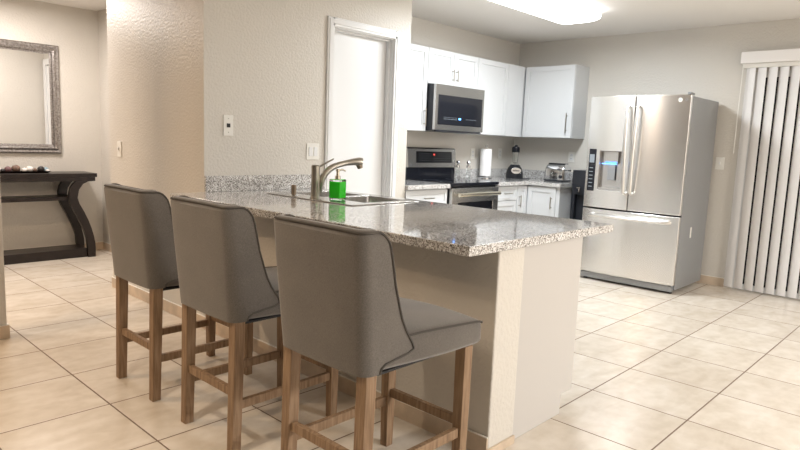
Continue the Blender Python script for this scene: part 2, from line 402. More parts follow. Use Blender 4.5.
# sink
sk = thing('kitchen_sink', 'stainless double bowl drop-in sink in the peninsula countertop', 'sink', (2.65, 3.0, CZ))
bowls = ((2.515, 2.875, 2.66, 2.995), (2.515, 2.875, 3.045, 3.38))
MB().plate([SK[0], 2.515, 2.875, SK[1]], [SK[2], 2.66, 2.995, 3.045, 3.38, SK[3]], lambda u, v: (u, v, CZ+.0065), (0, 0, -.0055),
    lambda u, v: 2.515 < u < 2.875 and (2.66 < v < 2.995 or 3.045 < v < 3.38)).build('rim', 'sink_steel', sk, bevel=.0025)
for x0, x1, y0, y1 in bowls:
    def rr(x0, x1, y0, y1, z, r, n=5):
        lp = []
        for cx_, cy_, a0 in ((x1-r, y1-r, 0), (x0+r, y1-r, 90), (x0+r, y0+r, 180), (x1-r, y0+r, 270)):
            for k in range(n+1):
                a = math.radians(a0+90*k/n); lp.append((cx_+r*math.cos(a), cy_+r*math.sin(a), z))
        return lp
    lps = [rr(x0, x1, y0, y1, CZ+.0005, .03), rr(x0+.004, x1-.004, y0+.004, y1-.004, .79, .035), rr(x0+.012, x1-.012, y0+.012, y1-.012, .758, .04), rr(x0+.04, x1-.04, y0+.04, y1-.04, .75, .04)]
    mb = MB().loops(lps, caps=False); L = lps[-1]; mb.bm.faces.new([v_ for v_ in mb.bm.verts[-len(L):]] if False else list(mb.bm.verts)[-len(L):])
    bw = mb.build('basin', 'sink_steel', sk, smooth=True)
    MB().lathe(((x0+x1)/2, (y0+y1)/2, .751), [(.04, 0), (.04, .002), (.03, .003), (.028, .001), (0, .001)]).build('drain', 'chrome', bw, smooth=True)
# faucet (spout reaches over the bowls, +x)
FX, FY = 2.432, 3.02; Z0 = CZ+.007
fc = thing('kitchen_faucet', 'brushed nickel pull-out faucet standing on the sink deck', 'faucet', (FX, FY, Z0))
MB().lathe((FX, FY, Z0), [(.031, 0), (.031, .006), (.029, .010)]).build('base_ring', 'brushed_nickel', fc, smooth=True)
MB().lathe((FX, FY, Z0+.010), [(.028, 0), (.027, .08), (.026, .165), (.027, .175), (.027, .188), (.020, .194), (0, .196)]).build('body', 'brushed_nickel', fc, smooth=True)
def bez(p0, p1, p2, p3, n=16):
    P_ = [Vector(p) for p in (p0, p1, p2, p3)]
    return [P_[0]*(1-t)**3+P_[1]*3*t*(1-t)**2+P_[2]*3*t*t*(1-t)+P_[3]*t**3 for t in [i/n for i in range(n+1)]]
dv = Vector((.93, -.37, 0)).normalized()
def fp(a, z): return Vector((FX, FY, Z0))+dv*a+Vector((0, 0, z))
MB().tube(bez(fp(.020, .020), fp(.035, .185), fp(.12, .205), fp(.215, .222)), [.021]*6+[.020]*5+[.018]*6, 14).build('spout', 'brushed_nickel', fc, smooth=True)
sp_ = [fp(.205, .221), fp(.25, .228), fp(.285, .230), fp(.303, .228)]
sh = MB().tube(sp_, [.0185, .022, .027, .026], 14).build('spray_head', 'brushed_nickel', fc, smooth=True)
MB().tube([fp(.285, .214), fp(.294, .188)], [.022, .017], 14).build('nozzle', 'dark_nickel', sh, smooth=True)
MB().tube([fp(.014, .188), fp(.06, .213), fp(.115, .243)], [.006, .0055, .005], 8).build('handle', 'brushed_nickel', fc, smooth=True)
# small air gap cap
ag = thing('sink_air_gap', 'small bronze-grey cap on the sink deck, left of the faucet', 'cap', (2.415, 3.215, Z0))
MB().lathe((2.415, 3.215, Z0), [(.032, 0), (.026, .004), (.018, .006)]).build('flange', 'chrome', ag, smooth=True)
MB().lathe((2.415, 3.215, Z0+.006), [(.017, 0), (.017, .052), (.015, .060), (0, .062)]).build('cap', 'dark_nickel', ag, smooth=True)
# soap bottle
SX_, SY_ = 2.462, 2.845
sb = thing('soap_dispenser', 'clear glass pump bottle of bright green soap beside the faucet', 'soap dispenser', (SX_, SY_, Z0))
q = .039
mb = MB(); mb.box(SX_-q, SX_+q, SY_-q, SY_+q, Z0+.0005, Z0+.128, ('Z', .35)); mb.build('bottle', 'clear_glass', sb, bevel=.006, seg=3)
mb = MB(); mb.box(SX_-q+.004, SX_+q-.004, SY_-q+.004, SY_+q-.004, Z0+.014, Z0+.113, ('Z', .35)); mb.build('green_liquid', 'green_soap', sb, bevel=.004)
pp = MB().lathe((SX_, SY_, Z0+.128), [(.017, 0), (.017, .018), (.010, .022), (.009, .045), (.013, .047), (.013, .060), (0, .061)]).build('pump', 'bronze_bar', sb, smooth=True)
MB().tube([(SX_, SY_, Z0+.182), (SX_+.03, SY_-.012, Z0+.184), (SX_+.045, SY_-.018, Z0+.176)], .0045, 8).build('nozzle', 'bronze_bar', pp, smooth=True)

# ------------------------------------------------------------------ bar stools
def make_stool():
    root = thing('bar_stool', '', 'bar stool'); Z = Vector((0, 0, 0))
    zb, zt, T = .555, 1.022, .042
    def wing(z):
        t = (z-zb)
        if z < .605: return .070+.145*max(0, (z-.580)/.025)
        pts = [(.605, .222), (.625, .218), (.66, .196), (.70, .172), (.76, .155), (.84, .135), (.92, .125), (.97, .118), (1.0, .098), (1.015, .070), (1.03, .045)]
        for (a, wa), (b_, wb) in zip(pts, pts[1:]):
            if z <= b_: return wa+(wb-wa)*(z-a)/(b_-a)
        return .05
    def half(z): return .223+.010*min(1, (z-zb)/.3)
    def lean(z): return -.012-.040*(z-zb)/.46
    def outer(z, inset=0., wcut=0.):
        w_ = wing(z)-wcut; h = half(z)-inset; r = .040-inset*.4; x0 = inset; out = []
        for k in range(9): out.append((w_+(x0+r-w_)*k/8, h))
        for k in range(1, 7):
            a = math.radians(90+90*k/6); out.append((x0+r+r*math.cos(a), h-r+r*math.sin(a)))
        for k in range(1, 10): out.append((x0, (h-r)*(1-2*k/10)))
        for k in range(0, 7):
            a = math.radians(180+90*k/6); out.append((x0+r+r*math.cos(a), -(h-r)+r*math.sin(a)))
        for k in range(1, 9): out.append((x0+r+(w_-x0-r)*k/8, -h))
        # slight swell of the back panel
        return [(x-(.008*(1-(y/h)**2) if x < x0+.02 else 0)*(1 if inset == 0 else -1), y) for x, y in out]
    def loop(z, thin=0.):
        o_ = outer(z, thin); i_ = outer(z, T-thin); l = lean(z)
        tipL = (max(o_[0][0], i_[0][0])+.012, (o_[0][1]+i_[0][1])/2); tipR = (tipL[0], -tipL[1])
        pts = o_+[tipR]+i_[::-1]+[tipL]
        return [(x+l, y, z) for x, y in pts]
    zs = [zb, .565, .575, .585, .595, .605, .615, .63, .65, .68, .72, .76, .80, .84, .88, .92, .95, .975, .99, 1.0]
    lps = [loop(z) for z in zs]+[loop(1.0+.022*math.sin(a), T*.5*(1-math.cos(a))*.92) for a in (.35, .7, 1.05, 1.35)]
    mb = MB(); mb.loops(lps, caps=False); n = len(lps[0]); no = len(outer(.8)); bv = list(mb.bm.verts)
    for base_, rev in ((0, True), (len(lps)-1, False)):
        L = bv[base_*n:(base_+1)*n]; O = L[:no]; I = L[no+1:no+1+no][::-1]
        for k in range(no-1): mb.bm.faces.new([O[k], O[k+1], I[k+1], I[k]])
        mb.bm.faces.new([O[0], I[0], L[-1]]); mb.bm.faces.new([O[-1], L[no], I[-1]])
    bk = mb.build('backrest', 'stool_fabric', root, smooth=True, off=Z)
    bk.data.polygons.foreach_set('use_smooth', [True]*len(bk.data.polygons))
    # piping along the front and rear seams of the rim
    for ins in (.0, .030):
        path = [(.066+lean(.557), half(.557)+.002, .557), (.072+lean(.57), half(.57)+.002, .572), (.090+lean(.58), half(.58)+.002, .583), (.140+lean(.59), half(.59)+.002, .590), (.195+lean(.6), half(.6)+.002, .597)] if ins == 0 else []
        zz_ = [.607, .615, .63, .65, .68, .72, .76, .80, .84, .88, .92, .95, .975, .99, 1.003, 1.012]
        for z in zz_: 
            path.append((wing(z)+lean(z)+(.002 if ins == 0 else .006), half(z)-ins-(.001 if ins else -.001), z))
        zt_ = 1.019-(.006 if ins == 0 else 0)
        top = [(x+lean(zt_), y, zt_) for x, y in outer(1.0, ins+(.002 if ins == 0 else 0))]
        top = [p for p in top if p[0] < wing(1.012)+lean(1.0)-.01]
        full = path+top+[(p[0], -p[1], p[2]) for p in path[::-1]]
        MB().tube(full, .0042, 6).build('piping', 'piping', bk, smooth=True, off=Z)
    # seat cushion : rounded slab with crowned top
    xs_ = [.030, .034, .05, .10, .17, .25, .33, .41, .48, .53, .555, .572, .580]
    lps = []
    for x in xs_:
        t = (x-.03)/.55; hw = .190 if x < .035 else (.194+.046*min(1, t*1.6)); e = min(1, (.584-x)/.035); e = math.sqrt(max(0, 1-(1-e)**2)) if e < 1 else 1
        hw -= .012*(1-e); zt2 = .640+.018*math.sin(math.pi*min(1, t*.9+.1))*1.; zt2 = .640+(zt2-.640)*e-.014*(1-e)
        zb2 = .543; lp = []
        for k in range(13):
            s_ = -1+2*k/12; lp.append((x, s_*(hw-.016), zt2+.012*(1-s_*s_)))
        lp += [(x, hw-.005, zt2-.006), (x, hw, zt2-.020), (x, hw, zb2+.012), (x, hw-.008, zb2)]
        lp += [(x, -hw+.008, zb2), (x, -hw, zb2+.012), (x, -hw, zt2-.020), (x, -hw+.005, zt2-.006)]
        lps.append(lp)
    st = MB().loops(lps).build('seat', 'stool_fabric', root, smooth=True, off=Z)
    sub = st.modifiers.new('soft', 'SUBSURF'); sub.levels = 1; sub.render_levels = 1
    pth = []
    for x, lp in zip(xs_[3:], lps[3:]): pth.append((x, lp[13][1]+.003, lp[13][2]+.002))
    pth += [(.585, .20, lps[-1][13][2]-.004)]; full = pth+[(.586, 0, pth[-1][2]+.006)]+[(p[0], -p[1], p[2]) for p in pth[::-1]]
    MB().tube(full, .004, 6).build('piping', 'piping', st, smooth=True, off=Z)
    B(.05, .54, -.19, .19, .534, .5425).build('seat_frame', 'dark_recess', root, off=Z)
    h = .0225
    for sy in (1, -1):
        mb = MB(); x, y = .020, sy*.193
        mb.loops([[(x-k_*h+d_, y-k_*h, z), (x+k_*h+d_, y-k_*h, z), (x+k_*h+d_, y+k_*h, z), (x-k_*h+d_, y+k_*h, z)] for z, k_, d_ in ((0, .92, -.008), (.30, 1, 0), (.556, 1.05, .006))])
        mb.build('leg', 'weathered_oak', root, bevel=.003, off=Z)
        mb = MB(); x = .530; y = sy*.193
        mb.loops([[(x-k_*h, y-k_*h, z), (x+k_*h, y-k_*h, z), (x+k_*h, y+k_*h, z), (x-k_*h, y+k_*h, z)] for z, k_ in ((0, .85), (.30, 1), (.5425, 1.05))])
        mb.build('leg', 'weathered_oak', root, bevel=.003, off=Z)
    for sy in (1, -1): B(.043, .507, sy*.193-.011, sy*.193+.011, .185, .222).build('stretcher', 'weathered_oak', root, bevel=.002, off=Z)
    B(.008, .030, -.170, .170, .238, .272).build('stretcher', 'weathered_oak', root, bevel=.002, off=Z)
    B(.519, .541, -.170, .170, .222, .258).build('stretcher', 'weathered_oak', root, bevel=.002, off=Z)
    return root
stool = make_stool()
lab = ['grey-brown upholstered bar stool nearest the hallway, farthest along the counter', 'middle one of the three grey-brown upholstered bar stools at the counter',
       'large foreground bar stool with curved wing back, nearest the open end of the counter']
for i, c in enumerate((3.0, 2.295, 1.545)):
    s_ = stool if i == 0 else copy_tree(stool)
    s_.location = (1.285, c, 0); s_['label'] = lab[i]; s_['group'] = 'bar stools along the peninsula'

# ------------------------------------------------------------------ kitchen: upper cabinets
UF, UT, UB = 3.98, 2.185, 1.398
def upper(label, x0, x1, z0, z1, doors, handles, filler=None):
    r_ = thing('upper_cabinet', label, 'cabinet', ((x0+x1)/2, YS, z0), 'white upper cabinets')
    B(x0+.001, x1-.001, UF+.02, YS-.001, z0, z1).build('body', 'white_cabinet', r_, bevel=.0015)
    if filler: B(filler[0]+.001, filler[1]-.001, UF+.001, UF+.0195, z0, z1).build('filler_strip', 'white_cabinet', r_, bevel=.001)
    for (a, b_), hx in zip(doors, handles):
        dr = swap(shaker(a+.002, b_-.002, z0+.002, z1-.002, UF+.0195, -1)).build('door', 'white_cabinet', r_, bevel=.002)
        L = .17 if z1-z0 > .5 else .115
        pull((hx, UF, z0+.045+L/2), L, (0, 0, 1), (0, -1, 0)).build('handle', 'brushed_nickel', dr, smooth=True)
    return r_
upper('white upper cabinet left of the microwave, beside the pantry wall', 3.963, 4.538, UB, UT, [(3.963, 4.538)], [4.50])
upper('short white double-door cabinet directly above the microwave', 4.540, 5.328, 1.853, UT, [(4.540, 4.932), (4.932, 5.328)], [4.900, 4.965])
upper('white upper cabinet between microwave and room corner, above the paper towels', 5.330, XF-.001, UB, UT, [(5.330, 5.885)], [5.365], (5.887, 6.205))
r_ = thing('upper_cabinet', 'white upper cabinet on the side wall next to the fridge, above the toaster', 'cabinet', (XF, 3.66, UB), 'white upper cabinets')
B(6.245, XF-.001, 3.360, 3.978, UB, UT).build('body', 'white_cabinet', r_, bevel=.0015)
dr = shaker(3.363, 3.975, UB+.002, UT-.002, 6.244, -1).build('door', 'white_cabinet', r_, bevel=.002)
pull((6.225, 3.415, UB+.16), .22, (0, 0, 1), (-1, 0, 0)).build('handle', 'brushed_nickel', dr, smooth=True)

# microwave
mw = thing('microwave', 'stainless over-range microwave with black glass and blue clock', 'microwave', (4.93, 4.1, 1.41))
MX0, MX1, MY, MZ0, MZ1 = 4.545, 5.318, 3.875, 1.415, 1.846
B(MX0+.006, MX1-.004, MY+.032, YS-.002, MZ0-.012, MZ1).build('body', 'black_plastic', mw, bevel=.003)
fd = MB().plate([MX0, MX0+.042, MX1-.032, MX1], [MZ0, MZ0+.052, MZ1-.100, MZ1], lambda u, v: (u, MY, v), (0, .030, 0),
    lambda u, v: MX0+.042 < u < MX1-.032 and MZ0+.052 < v < MZ1-.100).build('door', 'stainless_horizontal', mw, bevel=.003)
wn_ = B(MX0+.0425, MX1-.0325, MY-.0015, MY+.0295, MZ0+.0525, MZ1-.1005).build('window', 'black_gloss', fd, bevel=.001)
mb = MB()
for k in range(10): mb.box(MX0+.13+k*.021, MX0+.142+k*.021, MY-.0025, MY-.0016, MZ0+.105, MZ0+.110); mb.box(MX0+.13+k*.021, MX0+.139+k*.021, MY-.0025, MY-.0016, MZ0+.122, MZ0+.126)
for k in range(8): mb.box(MX0+.48+k*.022, MX0+.49+k*.022, MY-.0025, MY-.0016, MZ0+.115, MZ0+.119)
mb.build('button_print', 'panel_print', fd)
B(MX0+.360, MX0+.395, MY-.003, MY-.0016, MZ0+.108, MZ0+.124).build('clock_display', 'blue_led', fd)
B(MX0+.03, MX1-.03, MY+.004, MY+.031, MZ0-.016, MZ0-.001).build('vent_grille', 'black_plastic', mw)

# range
RX0, RX1, RY = 4.548, 5.312, 3.625
rg = thing('range', 'stainless electric range with black glass top under the microwave', 'stove', (4.93, 3.95, 0))
B(RX0, RX1, RY+.045, YS-.03, .03, .893).build('body', 'black_plastic', rg)
B(RX0, RX1, RY+.004, YS-.075, .893, .922).build('cooktop', 'black_gloss', rg, bevel=.004)
mb = MB()
for bx_, by_, r1 in ((4.73, 3.80, .10), (5.13, 3.80, .085), (4.73, 4.05, .075), (5.13, 4.05, .10)):
    mb.loops([[(bx_+r_1*math.cos(a), by_+r_1*math.sin(a), .9224) for a in [2*math.pi*k/32 for k in range(32)]] for r_1 in (r1, r1-.003)], caps=False)
mb.build('burner_ring', 'panel_print', rg)
od = MB().plate([RX0+.004, RX0+.10, RX1-.10, RX1-.004], [.24, .45, .735, .872], lambda u, v: (u, RY, v), (0, .04, 0), lambda u, v: RX0+.1 < u < RX1-.1 and .45 < v < .735).build('oven_door', 'stainless_horizontal', rg, bevel=.004)
B(RX0+.1005, RX1-.1005, RY+.002, RY+.038, .4505, .7345).build('oven_window', 'black_gloss', od)
mb = MB().tube([(RX0+.05, RY-.045, .812), (4.93, RY-.052, .815), (RX1-.05, RY-.045, .812)], .020, 12)
for x in (RX0+.07, RX1-.07): mb.tube([(x, RY-.045, .812), (x, RY+.0, .812)], .009, 8)
mb.build('door_handle', 'bronze_bar', od, smooth=True)
B(RX0+.004, RX1-.004, RY+.004, RY+.042, .05, .232).build('warming_drawer', 'stainless_horizontal', rg, bevel=.003)
B(RX0, RX1, YS-.074, YS-.01, .893, 1.035).build('backguard_base', 'black_gloss', rg, bevel=.003)
mb = MB(); prof = [(YS-.085, 1.036), (YS-.070, 1.225), (YS-.055, 1.240), (YS-.010, 1.240), (YS-.010, 1.036)]
mb.loops([[(x, y, z) for y, z in prof] for x in (RX0, RX1)]); bg = mb.build('backguard', 'stainless_horizontal', rg, bevel=.004)
def onbg(x0, x1, z0, z1, lift, th=.002):
    mb = MB(); f_ = lambda z: YS-.085+(z-1.036)/.189*.015-lift
    mb.loops([[(x, f_(z0)-th, z0), (x, f_(z1)-th, z1), (x, f_(z1), z1), (x, f_(z0), z0)] for x in (x0, x1)]); return mb
onbg(RX0+.13, RX1-.07, 1.085, 1.200, .0005, .003).build('control_panel', 'black_gloss', bg, bevel=.001)
mb = MB(); rnd = random.Random(3)
for j, z in enumerate((1.105, 1.128, 1.152, 1.176)):
    for k in range(15):
        x = RX0+.175+k*.034
        if j > 1 and 5 < k < 9: continue
        t_ = onbg(x, x+.010+.004*rnd.random(), z, z+.004, .0036, .0008); me_ = bpy.data.meshes.new('t'); t_.bm.to_mesh(me_); mb.bm.from_mesh(me_); t_.bm.free(); bpy.data.meshes.remove(me_)
mb.build('button_print', 'panel_print', bg)
onbg(RX0+.39, RX0+.415, 1.162, 1.176, .0036, .001).build('clock_display', 'red_led', bg)
mb = MB()
for x, z in ((RX0+.05, 1.065), ):
    mb.lathe((x, YS-.084, z), [(.012, 0), (.012, -.003), (0, -.004)], 16, 'y')
mb.build('badge', 'chrome', bg, smooth=True)

# lower cabinets and counters on the back wall
LF = 3.69
def lower(label, x0, x1):
    r_ = thing('base_cabinet', label, 'cabinet', ((x0+x1)/2, YS, 0), 'white base cabinets on the back wall')
    B(x0+.001, x1-.001, LF, YS-.002, .10, .873).build('body', 'white_cabinet', r_, bevel=.001)
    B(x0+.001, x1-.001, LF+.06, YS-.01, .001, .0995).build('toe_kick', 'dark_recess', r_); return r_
def front(r_, name, a, b_, z0, z1, hx, hz, hor, rail=.05):
    dr = swap(shaker(a+.002, b_-.002, z0, z1, LF-.0005, -1, rail=rail)).build(name, 'white_cabinet', r_, bevel=.002)
    pull((hx, LF-.0195, hz), .13, (1, 0, 0) if hor else (0, 0, 1), (0, -1, 0)).build('handle', 'brushed_nickel', dr, smooth=True)
r_ = lower('white base cabinet between the pantry wall and the range', 3.963, 4.540)
front(r_, 'drawer', 3.965, 4.535, .715, .862, 4.25, .79, True, .035); front(r_, 'door', 3.965, 4.535, .125, .708, 4.47, .60, False)
r_ = lower('white drawer base cabinet right of the range', 5.320, XF-.002)
front(r_, 'drawer', 5.325, 5.725, .715, .862, 5.525, .79, True, .035); front(r_, 'drawer', 5.325, 5.725, .42, .708, 5.525, .60, True)
front(r_, 'drawer', 5.325, 5.725, .125, .412, 5.525, .31, True); front(r_, 'door', 5.735, 5.925, .125, .862, 5.765, .70, False)
r_ = thing('base_cabinet', 'white base cabinet on the side wall under the toaster', 'cabinet', (XF, 3.5, 0), 'white base cabinets on the back wall')
del r_['group']
B(5.948, XF-.002, 3.285, LF-.004, .10, .873).build('body', 'white_cabinet', r_, bevel=.001)
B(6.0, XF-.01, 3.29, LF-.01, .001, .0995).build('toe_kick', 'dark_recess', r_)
dr = shaker(3.325, 3.665, .125, .862, 5.9475, -1).build('door', 'white_cabinet', r_, bevel=.002)
pull((5.929, 3.365, .70), .13, (0, 0, 1), (-1, 0, 0)).build('handle', 'brushed_nickel', dr, smooth=True)
tag(B(3.963, 4.544, 3.645, YS-.0005, .874, CZ).build('granite_countertop', 'granite', bevel=.003), 'short granite countertop between the pantry wall and the range', 'countertop')
mb = MB().plate([5.316, 5.905, XF-.001], [3.262, 3.645, YS-.001], lambda u, v: (u, v, CZ), (0, 0, -.041), lambda u, v: u < 5.9 and v < 3.64)
tag(mb.build('granite_countertop', 'granite', bevel=.003), 'L-shaped granite countertop in the kitchen corner holding blender and toaster', 'countertop')
mb = MB(); mb.box(5.318, XF-.002, YS-.020, YS-.001, CZ+.0005, 1.015); mb.box(XF-.020, XF-.001, 3.29, YS-.021, CZ+.0005, 1.015)
tag(mb.build('granite_backsplash', 'granite', bevel=.002), 'low granite backsplash behind the blender and toaster', 'backsplash')
tag(B(3.963, 4.544, YS-.020, YS-.001, CZ+.0005, 1.015).build('granite_backsplash', 'granite', bevel=.002), 'low granite backsplash left of the range', 'backsplash')

# ------------------------------------------------------------------ small things on the kitchen counter
zc = CZ+.0008
r_ = thing('paper_towel_holder', 'white paper towel roll on an upright chrome holder', 'paper towels', (5.80, 4.16, zc))
MB().lathe((5.80, 4.16, zc), [(.078, 0), (.078, .008), (.070, .012), (0, .012)]).build('base', 'chrome', r_, smooth=True)
MB().lathe((5.80, 4.16, zc+.012), [(.007, 0), (.007, .335), (.014, .342), (.014, .358), (0, .364)], 14).build('rod', 'chrome', r_, smooth=True)
MB().lathe((5.80, 4.16, zc+.025), [(.056, 0), (.064, .004), (.064, .300), (.062, .304), (.018, .304), (.018, .296)], 28).build('paper_roll', 'paper', r_, smooth=True)
for lbl, px, py in (('chrome and glass spice shaker nearest the range', 5.345, 4.20), ('chrome and glass spice shaker nearer the paper towels', 5.415, 4.11)):
    r_ = thing('spice_shaker', lbl, 'spice shaker', (px, py, zc), 'spice shakers beside the range')
    MB().lathe((px, py, zc), [(.025, 0), (.027, .012), (.024, .018), (.021, .12), (.022, .124)], 18).build('glass_jar', 'clear_glass', r_, smooth=True)
    MB().lathe((px, py, zc+.124), [(.023, 0), (.023, .02), (.012, .026), (.010, .034), (.021, .044), (.024, .056), (.018, .068), (0, .074)], 18).build('lid', 'chrome', r_, smooth=True)
# blender
bx_, by_ = 6.225, 4.045
r_ = thing('blender', 'black blender with silver label plate and clear jar in the corner', 'blender', (bx_, by_, zc))
lps = []
for z, s_ in ((0, 1.), (.015, 1.04), (.06, 1.), (.115, .84), (.145, .62), (.158, .55)):
    lps.append([(bx_+.095*s_*math.copysign(abs(math.cos(a))**.7, math.cos(a)), by_+.085*s_*math.copysign(abs(math.sin(a))**.7, math.sin(a)), zc+z) for a in [2*math.pi*k/28 for k in range(28)]])
MB().loops(lps).build('motor_base', 'black_plastic', r_, smooth=True)
dvx = Vector((-.72, -.69, 0)).normalized(); sd = Vector((dvx.y, -dvx.x, 0)); c0 = Vector((bx_, by_, zc+.092))+dvx*.083
lp = []
for dz in (0, .014):
    lp.append([c0+dvx*dz+sd*(.058*math.cos(a))+Vector((0, 0, .036*math.sin(a)))-dvx*(.010*math.sin(a)) for a in [2*math.pi*k/24 for k in range(24)]])
lb = MB().loops(lp).build('label_plate', 'chrome', r_, bevel=.002)
mb = MB()
for k in range(6):
    p = c0+dvx*.0155+sd*((k-2.5)*.013)*-1
    mb.beam(p+Vector((0, 0, -.008)), p+Vector((0, 0, .008)), .003, .007)
mb.build('lettering', 'black_plastic', lb)
MB().lathe((bx_, by_, zc+.158), [(.045, 0), (.045, .02), (.030, .024), (.033, .10), (.045, .19), (.044, .192), (.030, .10), (.026, .03), (0, .028)]).build('jar', 'clear_glass', r_, smooth=True)
MB().lathe((bx_, by_, zc+.352), [(.045, -.05), (.046, 0), (.040, .012), (.020, .018), (.018, .034), (0, .038)]).build('lid', 'black_gloss', r_, smooth=True)
MB().tube([(bx_-.10, by_-.07, zc+.006), (bx_-.02, by_-.15, zc+.006), (bx_+.06, by_-.17, zc+.006)], .005, 6).build('power_cord', 'black_plastic', r_, smooth=True)
# toaster
tx, ty = 6.33, 3.54
r_ = thing('toaster', 'chrome toaster with black base and lever on the counter near the fridge', 'toaster', (tx, ty, zc))
lps = []
hw, hl, ht = .085, .118, .200
def tl(s_, y):
    pts = [(-hw*s_, .018), (-hw*s_, ht*.62*s_+.018*(1-s_))]
    for k in range(1, 8):
        a = math.radians(180-180*k/8); pts.append((hw*s_*math.cos(a)*1., (ht*.62+ht*.38*math.sin(a))*s_+.018*(1-s_)))
    pts += [(hw*s_, ht*.62*s_+.018*(1-s_)), (hw*s_, .018)]
    return [(tx+x, y, zc+z) for x, z in pts]
MB().loops([tl(.90, ty-hl), tl(.97, ty-hl+.008), tl(1, ty-hl+.02), tl(1, ty+hl-.02), tl(.97, ty+hl-.008), tl(.90, ty+hl)]).build('shell', 'chrome', r_, smooth=True)
B(tx-.09, tx+.09, ty-.12, ty+.12, zc, zc+.018).build('base', 'black_plastic', r_, bevel=.004)
mb = MB(); mb.box(tx-.04, tx-.012, ty-.10, ty+.10, zc+.188, zc+.201); mb.box(tx+.012, tx+.04, ty-.10, ty+.10, zc+.188, zc+.201); mb.build('slots', 'dark_recess', r_)
mb = MB(); mb.box(tx-.012, tx+.012, ty-.160, ty-.125, zc+.118, zc+.132); mb.build('lever', 'black_plastic', r_, bevel=.003)
MB().lathe((tx-.085, ty-.085, zc+.055), [(.020, 0), (.020, -.014), (.015, -.018), (0, -.018)], 18, 'x').build('knob', 'black_plastic', r_, smooth=True)

# black water dispenser between counter and fridge
r_ = thing('water_cooler', 'black water cooler with small taps wedged between counter and fridge', 'water cooler', (6.33, 3.09, 0))
mb = MB().plate([2.945, 2.985, 3.215, 3.255], [.004, .50, .80, 1.06], lambda u, v: (6.14, u, v), (.06, 0, 0), lambda u, v: 2.985 < u < 3.215 and .50 < v < .80)
mb.box(6.201, 6.52, 2.945, 3.255, .004, 1.06); mb.build('housing', 'black_plastic', r_, bevel=.006)
B(6.142, 6.20, 2.986, 3.214, .5005, .512).build('drip_tray', 'panel_print', r_)
for k, y in enumerate((3.15, 3.05)):
    mb = MB(); mb.tube([(6.139, y, .86+.03*k), (6.105, y, .86+.03*k), (6.10, y, .83+.03*k)], .009, 8); mb.box(6.085, 6.12, y-.02, y+.02, .872+.03*k, .882+.03*k)
    mb.build('tap', 'chrome', r_, smooth=True)

# ------------------------------------------------------------------ refrigerator
FX0, FY0, FY1, FH = 5.705, 1.962, 2.897, 1.810
rf = thing('refrigerator', 'stainless french-door refrigerator with water dispenser beside the blinds', 'refrigerator', (6.1, 2.43, 0))
B(5.795, 6.49, FY0+.006, FY1-.006, .035, 1.785).build('body', 'gray_side', rf, bevel=.004)
B(5.77, 5.797, FY0+.012, FY1-.012, .08, 1.78).build('gasket', 'dark_recess', rf)
mid = 2.443
def bulge(y, z): 
    t = (y-(FY0+FY1)/2)/((FY1-FY0)/2); return FX0+.020*t*t-.0
def lin(a, b_, n): return [a+(b_-a)*i/n for i in range(n+1)]
FD = dict(depth=lambda co: (5.77, co.y, co.z))
MB().plate(lin(FY0, mid-.004, 8), [.727, FH-.015], lambda u, v: (bulge(u, v), u, v), FD['depth']).build('right_door', 'stainless', rf, bevel=.006)
ysL = [mid+.004, 2.50, 2.525, 2.60, 2.68, 2.758, 2.80, 2.85, FY1]
ld = MB().plate(ysL, [.727, .905, 1.275, FH-.015], lambda u, v: (bulge(u, v), u, v), FD['depth'], lambda u, v: 2.525 < u < 2.758 and .905 < v < 1.275).build('left_door', 'stainless', rf, bevel=.006)
MB().plate(lin(FY0, FY1, 14), [.085, .712], lambda u, v: (bulge(u, v), u, v), FD['depth']).build('freezer_drawer', 'stainless', rf, bevel=.006)
B(5.74, 5.79, FY0+.02, FY1-.02, .022, .078).build('base_grille', 'gray_side', rf, bevel=.004)
for y in (FY0+.05, FY1-.05): MB().lathe((5.80, y, 0), [(.02, 0), (.02, .033)], 12).build('foot', 'rubber', rf)
for y in (FY0+.02,): B(5.72, 5.82, y-.014, y+.014, 1.796, 1.815).build('hinge_cover', 'gray_side', rf, bevel=.004)
# dispenser
mb = MB(); mb.box(5.765, 5.769, 2.526, 2.757, .906, 1.274); mb.box(5.722, 5.765, 2.526, 2.757, .906, .925)
mb.build('dispenser_recess', 'stainless_horizontal', ld)
mb = MB(); mb.loops([[(5.735, y, 1.273), (5.735, y, 1.18), (5.763, y, 1.15), (5.763, y, 1.273)] for y in (2.58, 2.71)]); mb.build('dispenser_chute', 'stainless_horizontal', ld, bevel=.003)
B(5.742, 5.750, 2.605, 2.68, 1.0, 1.145).build('dispenser_paddle', 'gray_side', ld, bevel=.003)
B(5.737, 5.752, 2.60, 2.74, 1.152, 1.158).build('dispenser_light', 'blue_led', ld)
mb = MB(); mb.loops([[(bulge(2.83, z)-.006, 2.795, z), (bulge(2.83, z)-.006, 2.868, z), (bulge(2.83, z)+.01, 2.868, z), (bulge(2.83, z)+.01, 2.795, z)] for z in (.885, 1.292)])
cp = mb.build('control_strip', 'black_gloss', ld, bevel=.003)
mb = MB()
for k in range(6): mb.box(5.7065, 5.7085, 2.814, 2.850, .925+k*.036, .932+k*.036)
mb.box(5.7065, 5.7085, 2.807, 2.856, 1.16, 1.24)
mb.build('control_print', 'panel_print', cp)
